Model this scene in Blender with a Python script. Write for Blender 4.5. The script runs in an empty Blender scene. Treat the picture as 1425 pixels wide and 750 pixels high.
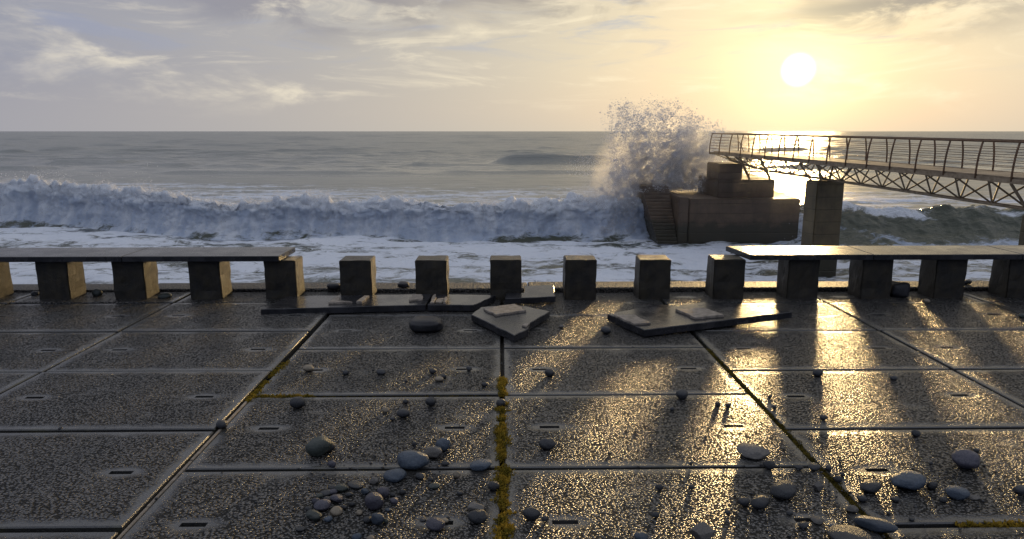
import bpy, bmesh, math, random
import numpy as np
from mathutils import Vector, Matrix, noise as mnoise

SC = bpy.context.scene
COL = SC.collection
R = math.radians

# ------------------------------------------------------------------ camera
CAM_H = 1.65
cam_d = bpy.data.cameras.new('camera')
cam = bpy.data.objects.new('camera', cam_d)
COL.objects.link(cam)
cam.location = (0, 0, CAM_H)
cam.rotation_euler = (R(90 - 11.3), 0, R(-0.86))
cam_d.sensor_width = 36.0
cam_d.lens = 963.0 / 1425.0 * 36.0
cam_d.clip_start = 0.05
cam_d.clip_end = 60000
SC.camera = cam

# ------------------------------------------------------------------ sun and sky
SUN_AZ, SUN_EL = 22.6, 4.45          # degrees right of +Y, degrees up
SUN_DIR = Vector((math.sin(R(SUN_AZ)) * math.cos(R(SUN_EL)), math.cos(R(SUN_AZ)) * math.cos(R(SUN_EL)), math.sin(R(SUN_EL))))
sun_d = bpy.data.lights.new('sun', 'SUN')
sun_d.energy = 1.35
sun_d.angle = R(5.0)
sun_d.color = (1.0, 0.68, 0.30)
sun = bpy.data.objects.new('sun', sun_d)
COL.objects.link(sun)
sun.rotation_euler = SUN_DIR.to_track_quat('Z', 'Y').to_euler()
sun.location = (10, 30, 20)


class NT:
    """Small helper that writes node trees as expressions."""
    def __init__(self, tree):
        self.t = tree
        self.n = tree.nodes
        self.l = tree.links
        self.n.clear()

    def node(self, kind, ins=None, **props):
        nd = self.n.new(kind)
        for k, v in props.items():
            setattr(nd, k, v)
        for k, v in (ins or {}).items():
            self.put(nd.inputs[k], v)
        return nd

    def put(self, sock, v):
        if hasattr(v, 'is_output'):
            self.l.new(v, sock)
        else:
            if sock.type == 'RGBA' and len(v) == 3:
                v = (*v, 1.0)
            sock.default_value = v

    def m(self, op, a, b=0.0, c=0.0, clamp=False):
        nd = self.n.new('ShaderNodeMath')
        nd.operation = op
        nd.use_clamp = clamp
        for i, v in enumerate((a, b, c)):
            self.put(nd.inputs[i], v)
        return nd.outputs[0]

    def v(self, op, a, b=(0, 0, 0), scale=None):
        nd = self.n.new('ShaderNodeVectorMath')
        nd.operation = op
        self.put(nd.inputs[0], a)
        self.put(nd.inputs[1], b)
        if scale is not None:
            self.put(nd.inputs['Scale'], scale)
        return nd.outputs['Value'] if op in ('DOT_PRODUCT', 'LENGTH', 'DISTANCE') else nd.outputs[0]

    def mix(self, f, a, b, blend='MIX'):
        nd = self.n.new('ShaderNodeMix')
        nd.data_type = 'RGBA'
        nd.blend_type = blend
        nd.clamp_factor = True
        self.put(nd.inputs[0], f)
        self.put(nd.inputs[6], a)
        self.put(nd.inputs[7], b)
        return nd.outputs[2]

    def smooth(self, x, lo, hi, a=0.0, b=1.0):
        nd = self.n.new('ShaderNodeMapRange')
        nd.interpolation_type = 'SMOOTHSTEP'
        for i, v in enumerate((x, lo, hi, a, b)):
            self.put(nd.inputs[i], v)
        return nd.outputs[0]

    def noise(self, vec, scale, detail=3.0, rough=0.55, dist=0.0, out=0):
        nd = self.n.new('ShaderNodeTexNoise')
        self.put(nd.inputs['Vector'], vec)
        self.put(nd.inputs['Scale'], scale)
        self.put(nd.inputs['Detail'], detail)
        self.put(nd.inputs['Roughness'], rough)
        self.put(nd.inputs['Distortion'], dist)
        return nd.outputs[out]

    def voro(self, vec, scale, feature='F1', out='Distance', rnd=1.0):
        nd = self.n.new('ShaderNodeTexVoronoi')
        nd.feature = feature
        self.put(nd.inputs['Vector'], vec)
        self.put(nd.inputs['Scale'], scale)
        self.put(nd.inputs['Randomness'], rnd)
        return nd.outputs[out]

    def sep(self, vec):
        nd = self.n.new('ShaderNodeSeparateXYZ')
        self.put(nd.inputs[0], vec)
        return nd.outputs

    def comb(self, x, y, z):
        nd = self.n.new('ShaderNodeCombineXYZ')
        for i, v in enumerate((x, y, z)):
            self.put(nd.inputs[i], v)
        return nd.outputs[0]

    def bump(self, h, strength, dist, normal=None):
        nd = self.n.new('ShaderNodeBump')
        self.put(nd.inputs['Height'], h)
        self.put(nd.inputs['Strength'], strength)
        self.put(nd.inputs['Distance'], dist)
        if normal is not None:
            self.put(nd.inputs['Normal'], normal)
        return nd.outputs[0]


world = bpy.data.worlds.new('World')
SC.world = world
world.use_nodes = True
W = NT(world.node_tree)
dirv = W.v('NORMALIZE', W.node('ShaderNodeTexCoord').outputs['Generated'])
dx, dy, dz = W.sep(dirv)
sky = W.node('ShaderNodeTexSky', sky_type='NISHITA', sun_disc=False, sun_elevation=R(SUN_EL), sun_rotation=R(SUN_AZ),
             air_density=1.3, dust_density=2.0, ozone_density=1.5).outputs[0]
sky = W.v('SCALE', sky, scale=0.06)
cosg = W.m('MAXIMUM', W.v('DOT_PRODUCT', dirv, tuple(SUN_DIR)), 0.0)
cosr = W.v('DOT_PRODUCT', dirv, tuple(SUN_DIR))
wide = W.m('POWER', cosg, 3.6)
mid = W.m('POWER', cosg, 26.0)
tight = W.m('POWER', cosg, 300.0)
core = W.smooth(cosg, math.cos(R(1.35)), math.cos(R(0.2)))
# cloud deck colours: slate blue behind the viewer, lilac grey abeam, cream towards the sun
side = W.smooth(cosr, -0.75, 0.75)
deck = W.mix(side, (0.085, 0.130, 0.265), (0.215, 0.228, 0.295))
deck = W.mix(W.m('MULTIPLY', W.smooth(dz, 0.17, 0.65), 0.9), deck, (0.54, 0.57, 0.65))
deck = W.mix(wide, deck, (0.520, 0.478, 0.382))
deck = W.mix(W.m('MULTIPLY', mid, 0.9), deck, (0.70, 0.61, 0.405))
hz = W.smooth(dz, 0.0, 0.10, 1.0, 0.0)
hzc = W.mix(side, (0.13, 0.155, 0.25), (0.315, 0.308, 0.318))
hzc = W.mix(wide, hzc, (0.520, 0.465, 0.362))
deck = W.mix(W.m('MULTIPLY', hz, 0.55), deck, hzc)
base = W.mix(0.9, sky, deck)
# cloud shapes, stretched along the horizon
cv = W.comb(W.m('MULTIPLY', dx, 1.0), W.m('MULTIPLY', dy, 1.0), W.m('MULTIPLY', dz, 3.2))
n1 = W.noise(cv, 3.1, 6.0, 0.58, 0.4)
n2 = W.noise(W.v('ADD', cv, (3.7, 1.1, 5.3)), 7.5, 7.0, 0.6, 0.5)
n3 = W.noise(W.v('ADD', cv, (8.93, 4.49, 0.58)), 2.0, 4.0, 0.5, 0.2)
lit = W.m('MULTIPLY', W.smooth(n1, 0.50, 0.68), W.smooth(n2, 0.42, 0.64))
lit = W.m('MULTIPLY', lit, W.smooth(dz, 0.015, 0.06))
litc = W.mix(wide, (0.56, 0.52, 0.44), (0.88, 0.76, 0.52))
skyc = W.mix(W.m('MULTIPLY', lit, 0.8), base, litc)
cw = W.comb(W.m('MULTIPLY', dx, 1.0), W.m('MULTIPLY', dy, 1.0), W.m('MULTIPLY', dz, 6.5))
n4 = W.noise(W.v('ADD', cw, (1.3, 7.7, 2.9)), 5.2, 7.0, 0.62, 0.7)
blue = W.m('MULTIPLY', W.smooth(n4, 0.50, 0.68), W.smooth(dz, 0.05, 0.15))
skyc = W.mix(W.m('MULTIPLY', blue, 0.75), skyc, W.mix(wide, (0.19, 0.215, 0.31), (0.40, 0.405, 0.41)))
wisp = W.m('MULTIPLY', W.smooth(n4, 0.30, 0.48, 1.0, 0.0), W.smooth(dz, 0.01, 0.07))
skyc = W.mix(W.m('MULTIPLY', wisp, 0.40), skyc, litc)
shade = W.m('MULTIPLY', W.smooth(n3, 0.46, 0.60), W.smooth(n2, 0.38, 0.56))
shade = W.m('MULTIPLY', shade, W.smooth(dz, 0.085, 0.155))
shadec = W.mix(wide, (0.17, 0.185, 0.255), (0.30, 0.265, 0.215))
skyc = W.mix(W.m('MULTIPLY', shade, 0.95), skyc, shadec)
glow = W.v('ADD', W.v('SCALE', (0.30, 0.25, 0.12), scale=tight), W.v('SCALE', (1.3, 1.25, 1.05), scale=core))
skyc = W.v('ADD', skyc, glow)
bg = W.node('ShaderNodeBackground', {'Color': skyc, 'Strength': 1.0})
W.l.new(bg.outputs[0], W.node('ShaderNodeOutputWorld').inputs[0])

SC.view_settings.view_transform = 'Standard'
SC.view_settings.look = 'None'
SC.view_settings.exposure = 0.52
SC.view_settings.gamma = 1.0
SC.cycles.use_denoising = True
SC.cycles.max_bounces = 6
SC.cycles.diffuse_bounces = 3
SC.cycles.glossy_bounces = 3
SC.cycles.transmission_bounces = 4
SC.cycles.transparent_max_bounces = 24
SC.cycles.volume_bounces = 1
SC.cycles.caustics_reflective = False
SC.cycles.caustics_refractive = False

# ------------------------------------------------------------------ helpers
random.seed(7)
RNG = np.random.default_rng(11)


def tag(o, label=None, cat=None, group=None, kind=None):
    if label: o['label'] = label
    if cat: o['category'] = cat
    if group: o['group'] = group
    if kind: o['kind'] = kind
    return o


def link(name, data, parent=None, loc=(0, 0, 0), rot=(0, 0, 0), scale=(1, 1, 1)):
    o = bpy.data.objects.new(name, data)
    COL.objects.link(o)
    o.parent = parent
    o.location = loc
    o.rotation_euler = rot
    o.scale = scale
    return o


def empty(name, loc=(0, 0, 0)):
    o = bpy.data.objects.new(name, None)
    COL.objects.link(o)
    o.location = loc
    o.empty_display_size = 0.2
    return o


def bm_mesh(name, bm, mat, smooth=False):
    me = bpy.data.meshes.new(name)
    bm.normal_update()
    bm.to_mesh(me)
    bm.free()
    me.materials.append(mat)
    if smooth:
        me.polygons.foreach_set('use_smooth', [True] * len(me.polygons))
    return me


def np_mesh(name, verts, faces, mat, smooth=False, attrs=None):
    verts = np.asarray(verts, dtype=np.float32)
    faces = np.asarray(faces, dtype=np.int32)
    k = faces.shape[1]
    me = bpy.data.meshes.new(name)
    me.vertices.add(len(verts))
    me.vertices.foreach_set('co', verts.ravel())
    me.loops.add(faces.size)
    me.loops.foreach_set('vertex_index', faces.ravel())
    me.polygons.add(len(faces))
    me.polygons.foreach_set('loop_start', np.arange(0, faces.size, k, dtype=np.int32))
    me.polygons.foreach_set('loop_total', np.full(len(faces), k, dtype=np.int32))
    if smooth:
        me.polygons.foreach_set('use_smooth', np.ones(len(faces), dtype=bool))
    for an, av in (attrs or {}).items():
        a = me.attributes.new(an, 'FLOAT', 'POINT')
        a.data.foreach_set('value', np.asarray(av, dtype=np.float32))
    me.update(calc_edges=True)
    me.validate()
    me.materials.append(mat)
    return me


def box_bm(x0, x1, y0, y1, z0, z1, bevel=0.0, seg=1):
    bm = bmesh.new()
    vs = [bm.verts.new(p) for p in ((x0, y0, z0), (x1, y0, z0), (x1, y1, z0), (x0, y1, z0), (x0, y0, z1), (x1, y0, z1), (x1, y1, z1), (x0, y1, z1))]
    for f in ((3, 2, 1, 0), (4, 5, 6, 7), (0, 1, 5, 4), (1, 2, 6, 5), (2, 3, 7, 6), (3, 0, 4, 7)):
        bm.faces.new([vs[i] for i in f])
    if bevel:
        bmesh.ops.bevel(bm, geom=list(bm.edges), offset=bevel, segments=seg, affect='EDGES')
    return bm


def bar_bm(p, q, w, h=None, bm=None):
    """square-section bar from p to q"""
    h = h or w
    own = bm is None
    bm = bm or bmesh.new()
    p, q = Vector(p), Vector(q)
    d = (q - p).normalized()
    up = Vector((0, 0, 1)) if abs(d.z) < 0.95 else Vector((1, 0, 0))
    s = d.cross(up).normalized()
    u = s.cross(d).normalized()
    ring = []
    for c in (p, q):
        ring.append([bm.verts.new(c + s * (a * w / 2) + u * (b * h / 2)) for a, b in ((-1, -1), (1, -1), (1, 1), (-1, 1))])
    a, b = ring
    for i in range(4):
        j = (i + 1) % 4
        bm.faces.new((a[i], a[j], b[j], b[i]))
    bm.faces.new(a[::-1])
    bm.faces.new(b)
    if own:
        bmesh.ops.recalc_face_normals(bm, faces=list(bm.faces))
    return bm


def tube_bm(pts, r, n=8, bm=None, caps=True):
    own = bm is None
    bm = bm or bmesh.new()
    pts = [Vector(p) for p in pts]
    rings = []
    for i, p in enumerate(pts):
        d = (pts[min(i + 1, len(pts) - 1)] - pts[max(i - 1, 0)]).normalized()
        up = Vector((0, 0, 1)) if abs(d.z) < 0.95 else Vector((1, 0, 0))
        s = d.cross(up).normalized()
        u = s.cross(d).normalized()
        rings.append([bm.verts.new(p + s * math.cos(2 * math.pi * k / n) * r + u * math.sin(2 * math.pi * k / n) * r) for k in range(n)])
    for a, b in zip(rings, rings[1:]):
        for i in range(n):
            j = (i + 1) % n
            bm.faces.new((a[i], a[j], b[j], b[i]))
    if caps:
        bm.faces.new(rings[0][::-1])
        bm.faces.new(rings[-1])
    if own:
        bmesh.ops.recalc_face_normals(bm, faces=list(bm.faces))
    return bm


def prism_bm(poly, z0, z1, bevel=0.006, jag=0.0, rnd=None):
    rnd = rnd or random.Random(3)
    pts = []
    for i, p in enumerate(poly):
        q = poly[(i + 1) % len(poly)]
        pts.append(p)
        L = math.hypot(q[0] - p[0], q[1] - p[1])
        k = int(L / 0.06) if jag else 0
        for j in range(1, k):
            t = j / k
            nx, ny = -(q[1] - p[1]) / L, (q[0] - p[0]) / L
            o = rnd.uniform(-jag, jag)
            pts.append((p[0] + (q[0] - p[0]) * t + nx * o, p[1] + (q[1] - p[1]) * t + ny * o))
    bm = bmesh.new()
    lo = [bm.verts.new((x, y, z0)) for x, y in pts]
    hi = [bm.verts.new((x, y, z1)) for x, y in pts]
    n = len(pts)
    for i in range(n):
        bm.faces.new((lo[i], lo[(i + 1) % n], hi[(i + 1) % n], hi[i]))
    bm.faces.new(hi)
    bm.faces.new(lo[::-1])
    bmesh.ops.recalc_face_normals(bm, faces=list(bm.faces))
    if bevel:
        top = [e for e in bm.edges if all(v.co.z > (z0 + z1) / 2 for v in e.verts)]
        bmesh.ops.bevel(bm, geom=top, offset=bevel, segments=1, affect='EDGES')
    return bm


_perm = np.random.default_rng(5).permutation(256)
_perm = np.concatenate([_perm, _perm]).astype(np.int64)
_grad = np.array([(1, 1, 0), (-1, 1, 0), (1, -1, 0), (-1, -1, 0), (1, 0, 1), (-1, 0, 1), (1, 0, -1), (-1, 0, -1), (0, 1, 1), (0, -1, 1), (0, 1, -1), (0, -1, -1), (1, 1, 0), (-1, 1, 0), (0, -1, 1), (0, -1, -1)], dtype=np.float32)


def perlin(x, y, z):
    x, y, z = np.broadcast_arrays(np.asarray(x, np.float32), np.asarray(y, np.float32), np.asarray(z, np.float32))
    xi, yi, zi = np.floor(x).astype(np.int64), np.floor(y).astype(np.int64), np.floor(z).astype(np.int64)
    xf, yf, zf = x - xi, y - yi, z - zi
    xi &= 255; yi &= 255; zi &= 255
    u, v, w = (t * t * t * (t * (t * 6 - 15) + 10) for t in (xf, yf, zf))
    res = 0
    for a in (0, 1):
        for b in (0, 1):
            for c in (0, 1):
                g = _grad[_perm[_perm[_perm[(xi + a) & 255] + ((yi + b) & 255)] + ((zi + c) & 255)] & 15]
                dot = g[..., 0] * (xf - a) + g[..., 1] * (yf - b) + g[..., 2] * (zf - c)
                res = res + dot * (u if a else 1 - u) * (v if b else 1 - v) * (w if c else 1 - w)
    return res


def fbm(x, y, z=0.0, octv=4, gain=0.5, billow=False):
    s, a, t = 0, 1.0, 0.0
    for k in range(octv):
        n = perlin(np.asarray(x) * 2 ** k + 17.3 * k, np.asarray(y) * 2 ** k + 5.1 * k, np.asarray(z) * 2 ** k + 9.7 * k)
        s = s + a * (np.abs(n) * 2 - 0.5 if billow else n)
        t += a
        a *= gain
    return s / t


def sstep(x, a, b):
    t = np.clip((np.asarray(x, dtype=np.float64) - a) / (b - a), 0, 1)
    return t * t * (3 - 2 * t)

# ------------------------------------------------------------------ materials
def new_mat(name):
    m = bpy.data.materials.new(name)
    m.use_nodes = True
    t = NT(m.node_tree)
    out = t.node('ShaderNodeOutputMaterial')
    return m, t, out


def principled(t, out, **ins):
    nd = t.node('ShaderNodeBsdfPrincipled', {k.replace('_', ' '): v for k, v in ins.items()})
    t.l.new(nd.outputs[0], out.inputs['Surface'])
    return nd


SLAB_W, SLAB_D = 1.59, 0.975       # pitch of the paving slabs


def mat_slab():
    m, t, out = new_mat('wet_exposed_aggregate')
    oc = t.node('ShaderNodeTexCoord').outputs['Object']
    rnd = t.node('ShaderNodeObjectInfo').outputs['Random']
    pos = t.v('ADD', oc, t.comb(t.m('MULTIPLY', rnd, 37.0), t.m('MULTIPLY', rnd, 91.0), 0.0))
    x, y, z = t.sep(oc)
    ax, ay = t.m('ABSOLUTE', x), t.m('ABSOLUTE', y)
    wob = t.m('MULTIPLY', t.m('SUBTRACT', t.noise(pos, 9.0, 3.0), 0.5), 0.09)
    ed = t.m('MINIMUM', t.m('SUBTRACT', SLAB_W / 2, ax), t.m('SUBTRACT', SLAB_D / 2, ay))
    inner = t.smooth(t.m('ADD', ed, wob), 0.035, 0.095, 0.05, 1.0)
    ex = t.m('DIVIDE', t.m('SUBTRACT', ax, 0.525), 0.125)
    ey = t.m('DIVIDE', ay, 0.058)
    rr = t.m('SQRT', t.m('ADD', t.m('MULTIPLY', ex, ex), t.m('MULTIPLY', ey, ey)))
    oval = t.smooth(t.m('ADD', rr, t.m('MULTIPLY', wob, 7.0)), 0.60, 1.25, 0.06, 1.0)
    agg = t.m('MULTIPLY', inner, oval)
    agg = t.m('MULTIPLY', agg, t.smooth(t.noise(pos, 3.1, 3.0), 0.27, 0.42, 0.45, 1.0))
    # stones
    wv = t.v('ADD', pos, t.v('SCALE', t.noise(pos, 60.0, 2.0, out=1), scale=0.006))
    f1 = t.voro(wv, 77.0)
    cell = t.voro(wv, 77.0, out='Color')
    dome = t.m('SQRT', t.m('MAXIMUM', t.m('SUBTRACT', 1.0, t.m('MULTIPLY', t.m('MULTIPLY', f1, f1), 1.9)), 0.0))
    chan = t.sep(cell)
    hgt = t.m('MULTIPLY', t.m('ADD', dome, t.m('MULTIPLY', chan[0], 0.8)), agg)
    fine = t.noise(pos, 330.0, 2.0)
    hgt = t.m('ADD', hgt, t.m('MULTIPLY', fine, 0.10))
    hgt = t.m('ADD', hgt, t.m('MULTIPLY', t.noise(pos, 26.0, 3.0), 0.22))
    stone = t.mix(chan[1], (0.022, 0.023, 0.024), (0.105, 0.102, 0.097))
    stone = t.mix(t.smooth(chan[2], 0.86, 0.95), stone, (0.19, 0.165, 0.14))
    paste = t.mix(t.noise(pos, 14.0, 5.0), (0.024, 0.025, 0.025), (0.066, 0.065, 0.062))
    colr = t.mix(agg, paste, t.mix(t.smooth(f1, 0.35, 0.62), stone, (0.020, 0.020, 0.019)))  # near-black between stones paints the occlusion of the gaps into the colour
    blot = t.noise(pos, 2.3, 5.0, 0.62)
    colr = t.mix(t.smooth(blot, 0.40, 0.70, 0.0, 0.5), colr, t.v('MULTIPLY', colr, (0.55, 0.55, 0.5)))
    tone = t.m('ADD', 0.66, t.m('MULTIPLY', rnd, 0.42))
    colr = t.v('SCALE', colr, scale=tone)
    moss = t.m('MULTIPLY', t.smooth(ed, 0.0, 0.05, 1.0, 0.0), t.smooth(t.noise(pos, 5.0, 4.0), 0.5, 0.7))
    colr = t.mix(t.m('MULTIPLY', moss, 0.45), colr, (0.07, 0.065, 0.02))
    rough = t.m('ADD', t.m('MULTIPLY', t.noise(pos, 6.0, 4.0), 0.28), 0.11)
    rough = t.m('ADD', rough, t.m('MULTIPLY', t.m('MULTIPLY', t.smooth(f1, 0.45, 0.7), agg), 0.4))
    nrm = t.bump(hgt, 1.0, 0.0120)
    film = t.bump(hgt, 1.0, 0.0042)
    wet = t.smooth(t.noise(pos, 2.0, 4.0, 0.6), 0.32, 0.62, 0.03, 0.25)
    wet = t.m('MULTIPLY', wet, t.m('SUBTRACT', 1.0, t.m('MULTIPLY', agg, 0.92)))
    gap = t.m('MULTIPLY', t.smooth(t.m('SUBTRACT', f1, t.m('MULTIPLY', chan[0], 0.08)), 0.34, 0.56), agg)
    spec = t.m('SUBTRACT', 0.80, t.m('MULTIPLY', gap, 0.66))  # specular cut between stones too, imitating cavity shade
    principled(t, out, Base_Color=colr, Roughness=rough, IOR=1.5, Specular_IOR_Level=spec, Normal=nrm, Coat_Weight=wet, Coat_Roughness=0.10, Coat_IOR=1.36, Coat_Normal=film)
    return m


def mat_concrete(name, a, b, scale=9.0, rough=(0.35, 0.75), bump=0.003, streak=0.4, pits=True, stain=(0.05, 0.04, 0.02), tide=False):
    m, t, out = new_mat(name)
    oc = t.node('ShaderNodeTexCoord').outputs['Object']
    rnd = t.node('ShaderNodeObjectInfo').outputs['Random']
    pos = t.v('ADD', oc, t.comb(t.m('MULTIPLY', rnd, 23.0), t.m('MULTIPLY', rnd, 57.0), t.m('MULTIPLY', rnd, 11.0)))
    n = t.noise(pos, scale, 6.0, 0.65)
    col = t.mix(t.smooth(n, 0.3, 0.7), a, b)
    st = t.noise(t.v('MULTIPLY', pos, (1.0, 1.0, 0.18)), scale * 1.6, 5.0, 0.6)
    col = t.mix(t.smooth(st, 0.48, 0.72, 0.0, streak), col, stain)
    fine = t.noise(pos, scale * 22, 3.0, 0.7)
    hgt = t.m('ADD', t.m('MULTIPLY', n, 1.5), fine)
    if pits:
        f1 = t.voro(pos, scale * 5.0)
        hgt = t.m('SUBTRACT', hgt, t.smooth(f1, 0.02, 0.2, 0.8, 0.0))
    r = t.smooth(n, 0.25, 0.75, rough[0], rough[1])
    if tide:
        wp = t.node('ShaderNodeNewGeometry').outputs['Position']
        wz = t.sep(wp)[2]
        edge = t.m('ADD', wz, t.m('MULTIPLY', t.m('SUBTRACT', t.noise(wp, 1.3, 5.0, 0.65), 0.5), 1.6))
        col = t.mix(t.smooth(edge, -4.3, -3.7, 0.8, 0.0), col, (0.022, 0.024, 0.014))
        line = t.m('ABSOLUTE', t.m('SUBTRACT', t.m('FRACT', t.m('DIVIDE', wz, 0.62)), 0.5))
        hgt = t.m('SUBTRACT', hgt, t.smooth(line, 0.0, 0.05, 1.6, 0.0))
        col = t.mix(t.smooth(line, 0.0, 0.035, 0.45, 0.0), col, stain)
    principled(t, out, Base_Color=col, Roughness=r, IOR=1.45, Normal=t.bump(hgt, 0.8, bump))
    return m


def mat_simple(name, a, b, scale, rough, bump=0.002, metallic=0.0, ior=1.45):
    m, t, out = new_mat(name)
    oc = t.node('ShaderNodeTexCoord').outputs['Object']
    rnd = t.node('ShaderNodeObjectInfo').outputs['Random']
    pos = t.v('ADD', oc, t.comb(t.m('MULTIPLY', rnd, 13.0), t.m('MULTIPLY', rnd, 7.0), t.m('MULTIPLY', rnd, 3.0)))
    n = t.noise(pos, scale, 5.0, 0.6)
    col = t.mix(t.smooth(n, 0.3, 0.7), a, b)
    col = t.v('SCALE', col, scale=t.m('ADD', 0.75, t.m('MULTIPLY', rnd, 0.5)))
    fine = t.noise(pos, scale * 9, 4.0, 0.65)
    principled(t, out, Base_Color=col, Roughness=t.m('ADD', rough, t.m('MULTIPLY', n, 0.2)), Metallic=metallic, IOR=ior,
               Normal=t.bump(t.m('ADD', fine, n), 0.6, bump))
    return m


M_SLAB = mat_slab()
M_BED = mat_concrete('dark_joint_bedding', (0.012, 0.011, 0.009), (0.03, 0.026, 0.018), 14.0, (0.6, 0.9))
M_POST = mat_concrete('weathered_post_concrete', (0.007, 0.006, 0.0035), (0.030, 0.023, 0.011), 9.0, (0.30, 0.50), 0.008, 0.4)
M_SEAT = mat_concrete('dark_polished_seat', (0.012, 0.0125, 0.0145), (0.030, 0.030, 0.033), 5.0, (0.16, 0.36), 0.0006, 0.25, False, (0.06, 0.057, 0.052))
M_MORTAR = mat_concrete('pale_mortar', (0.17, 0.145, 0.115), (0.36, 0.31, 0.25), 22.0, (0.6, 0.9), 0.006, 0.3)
def mat_grit(name, a, b, scale, dist):
    m, t, out = new_mat(name)
    oc = t.node('ShaderNodeNewGeometry').outputs['Position']
    wv = t.v('ADD', oc, t.v('SCALE', t.noise(oc, 50.0, 2.0, out=1), scale=0.008))
    f1 = t.voro(wv, scale)
    ch = t.sep(t.voro(wv, scale, out='Color'))
    col = t.mix(t.smooth(f1, 0.35, 0.62), t.mix(ch[1], a, b), (0.018, 0.017, 0.015))
    hg = t.m('ADD', t.m('SUBTRACT', 1.0, t.m('MULTIPLY', f1, 1.3)), t.m('MULTIPLY', ch[0], 0.9))
    principled(t, out, Base_Color=col, Roughness=0.5, IOR=1.45, Normal=t.bump(hg, 1.0, dist))
    return m


M_KERB = mat_grit('gritty_kerb_aggregate', (0.03, 0.029, 0.027), (0.16, 0.14, 0.115), 58.0, 0.016)
M_SEAWALL = mat_concrete('sea_wall_concrete', (0.11, 0.10, 0.085), (0.22, 0.19, 0.155), 1.2, (0.4, 0.8), 0.02, 0.6)
M_PLAT = mat_concrete('brown_platform_concrete', (0.070, 0.048, 0.031), (0.130, 0.090, 0.058), 0.9, (0.35, 0.7), 0.02, 0.6, True, (0.045, 0.036, 0.022), True)
M_COLUMN = mat_concrete('olive_column_concrete', (0.085, 0.066, 0.036), (0.16, 0.125, 0.068), 1.0, (0.4, 0.75), 0.02, 0.5, True, (0.04, 0.036, 0.018), True)
M_STEEL = mat_simple('weathered_bridge_steel', (0.17, 0.125, 0.075), (0.30, 0.235, 0.16), 6.0, 0.4, 0.002, 0.35)
M_RAIL = mat_simple('rust_brown_rail', (0.10, 0.055, 0.028), (0.19, 0.11, 0.06), 8.0, 0.4, 0.002, 0.3)
M_DECK = mat_simple('bridge_deck_boards', (0.18, 0.13, 0.08), (0.30, 0.23, 0.15), 4.0, 0.45, 0.004)
TONES = {
    'D': mat_simple('charcoal_pebble', (0.017, 0.019, 0.021), (0.038, 0.040, 0.043), 18.0, 0.28, 0.003),
    'B': mat_simple('blue_grey_pebble', (0.026, 0.038, 0.054), (0.060, 0.078, 0.100), 14.0, 0.28, 0.003),
    'P': mat_simple('purple_grey_pebble', (0.034, 0.034, 0.047), (0.074, 0.070, 0.086), 16.0, 0.28, 0.003),
    'G': mat_simple('green_grey_pebble', (0.023, 0.031, 0.027), (0.050, 0.058, 0.048), 16.0, 0.30, 0.003),
    'T': mat_simple('tan_pebble', (0.124, 0.102, 0.074), (0.211, 0.180, 0.130), 16.0, 0.5, 0.002),
    'K': mat_simple('black_boulder', (0.012, 0.013, 0.015), (0.028, 0.028, 0.031), 9.0, 0.45, 0.004),
}
TONES['A'] = mat_simple('grey_rubble', (0.062, 0.059, 0.055), (0.130, 0.121, 0.108), 20.0, 0.5, 0.003)
TONES['F'] = TONES['A']


def mat_moss():
    m, t, out = new_mat('ochre_moss')
    pos = t.node('ShaderNodeNewGeometry').outputs['Position']
    n = t.noise(pos, 16.0, 4.0)
    n2 = t.noise(pos, 160.0, 2.0)
    col = t.mix(t.smooth(n, 0.35, 0.65), (0.095, 0.085, 0.014), (0.32, 0.215, 0.03))
    col = t.mix(t.smooth(n2, 0.45, 0.7, 0.0, 0.6), col, (0.44, 0.31, 0.06))
    d = t.node('ShaderNodeBsdfDiffuse', {'Color': col})
    tr = t.node('ShaderNodeBsdfTranslucent', {'Color': col})
    mx = t.node('ShaderNodeMixShader', {0: 0.45, 1: d.outputs[0], 2: tr.outputs[0]})
    t.l.new(mx.outputs[0], out.inputs['Surface'])
    return m


def mat_moss_dark():
    m, t, out = new_mat('olive_joint_moss')
    pos = t.node('ShaderNodeNewGeometry').outputs['Position']
    n = t.noise(pos, 20.0, 4.0)
    col = t.mix(t.smooth(n, 0.35, 0.65), (0.05, 0.045, 0.012), (0.16, 0.12, 0.025))
    d = t.node('ShaderNodeBsdfDiffuse', {'Color': col})
    tr = t.node('ShaderNodeBsdfTranslucent', {'Color': col})
    mx = t.node('ShaderNodeMixShader', {0: 0.35, 1: d.outputs[0], 2: tr.outputs[0]})
    t.l.new(mx.outputs[0], out.inputs['Surface'])
    return m


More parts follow.
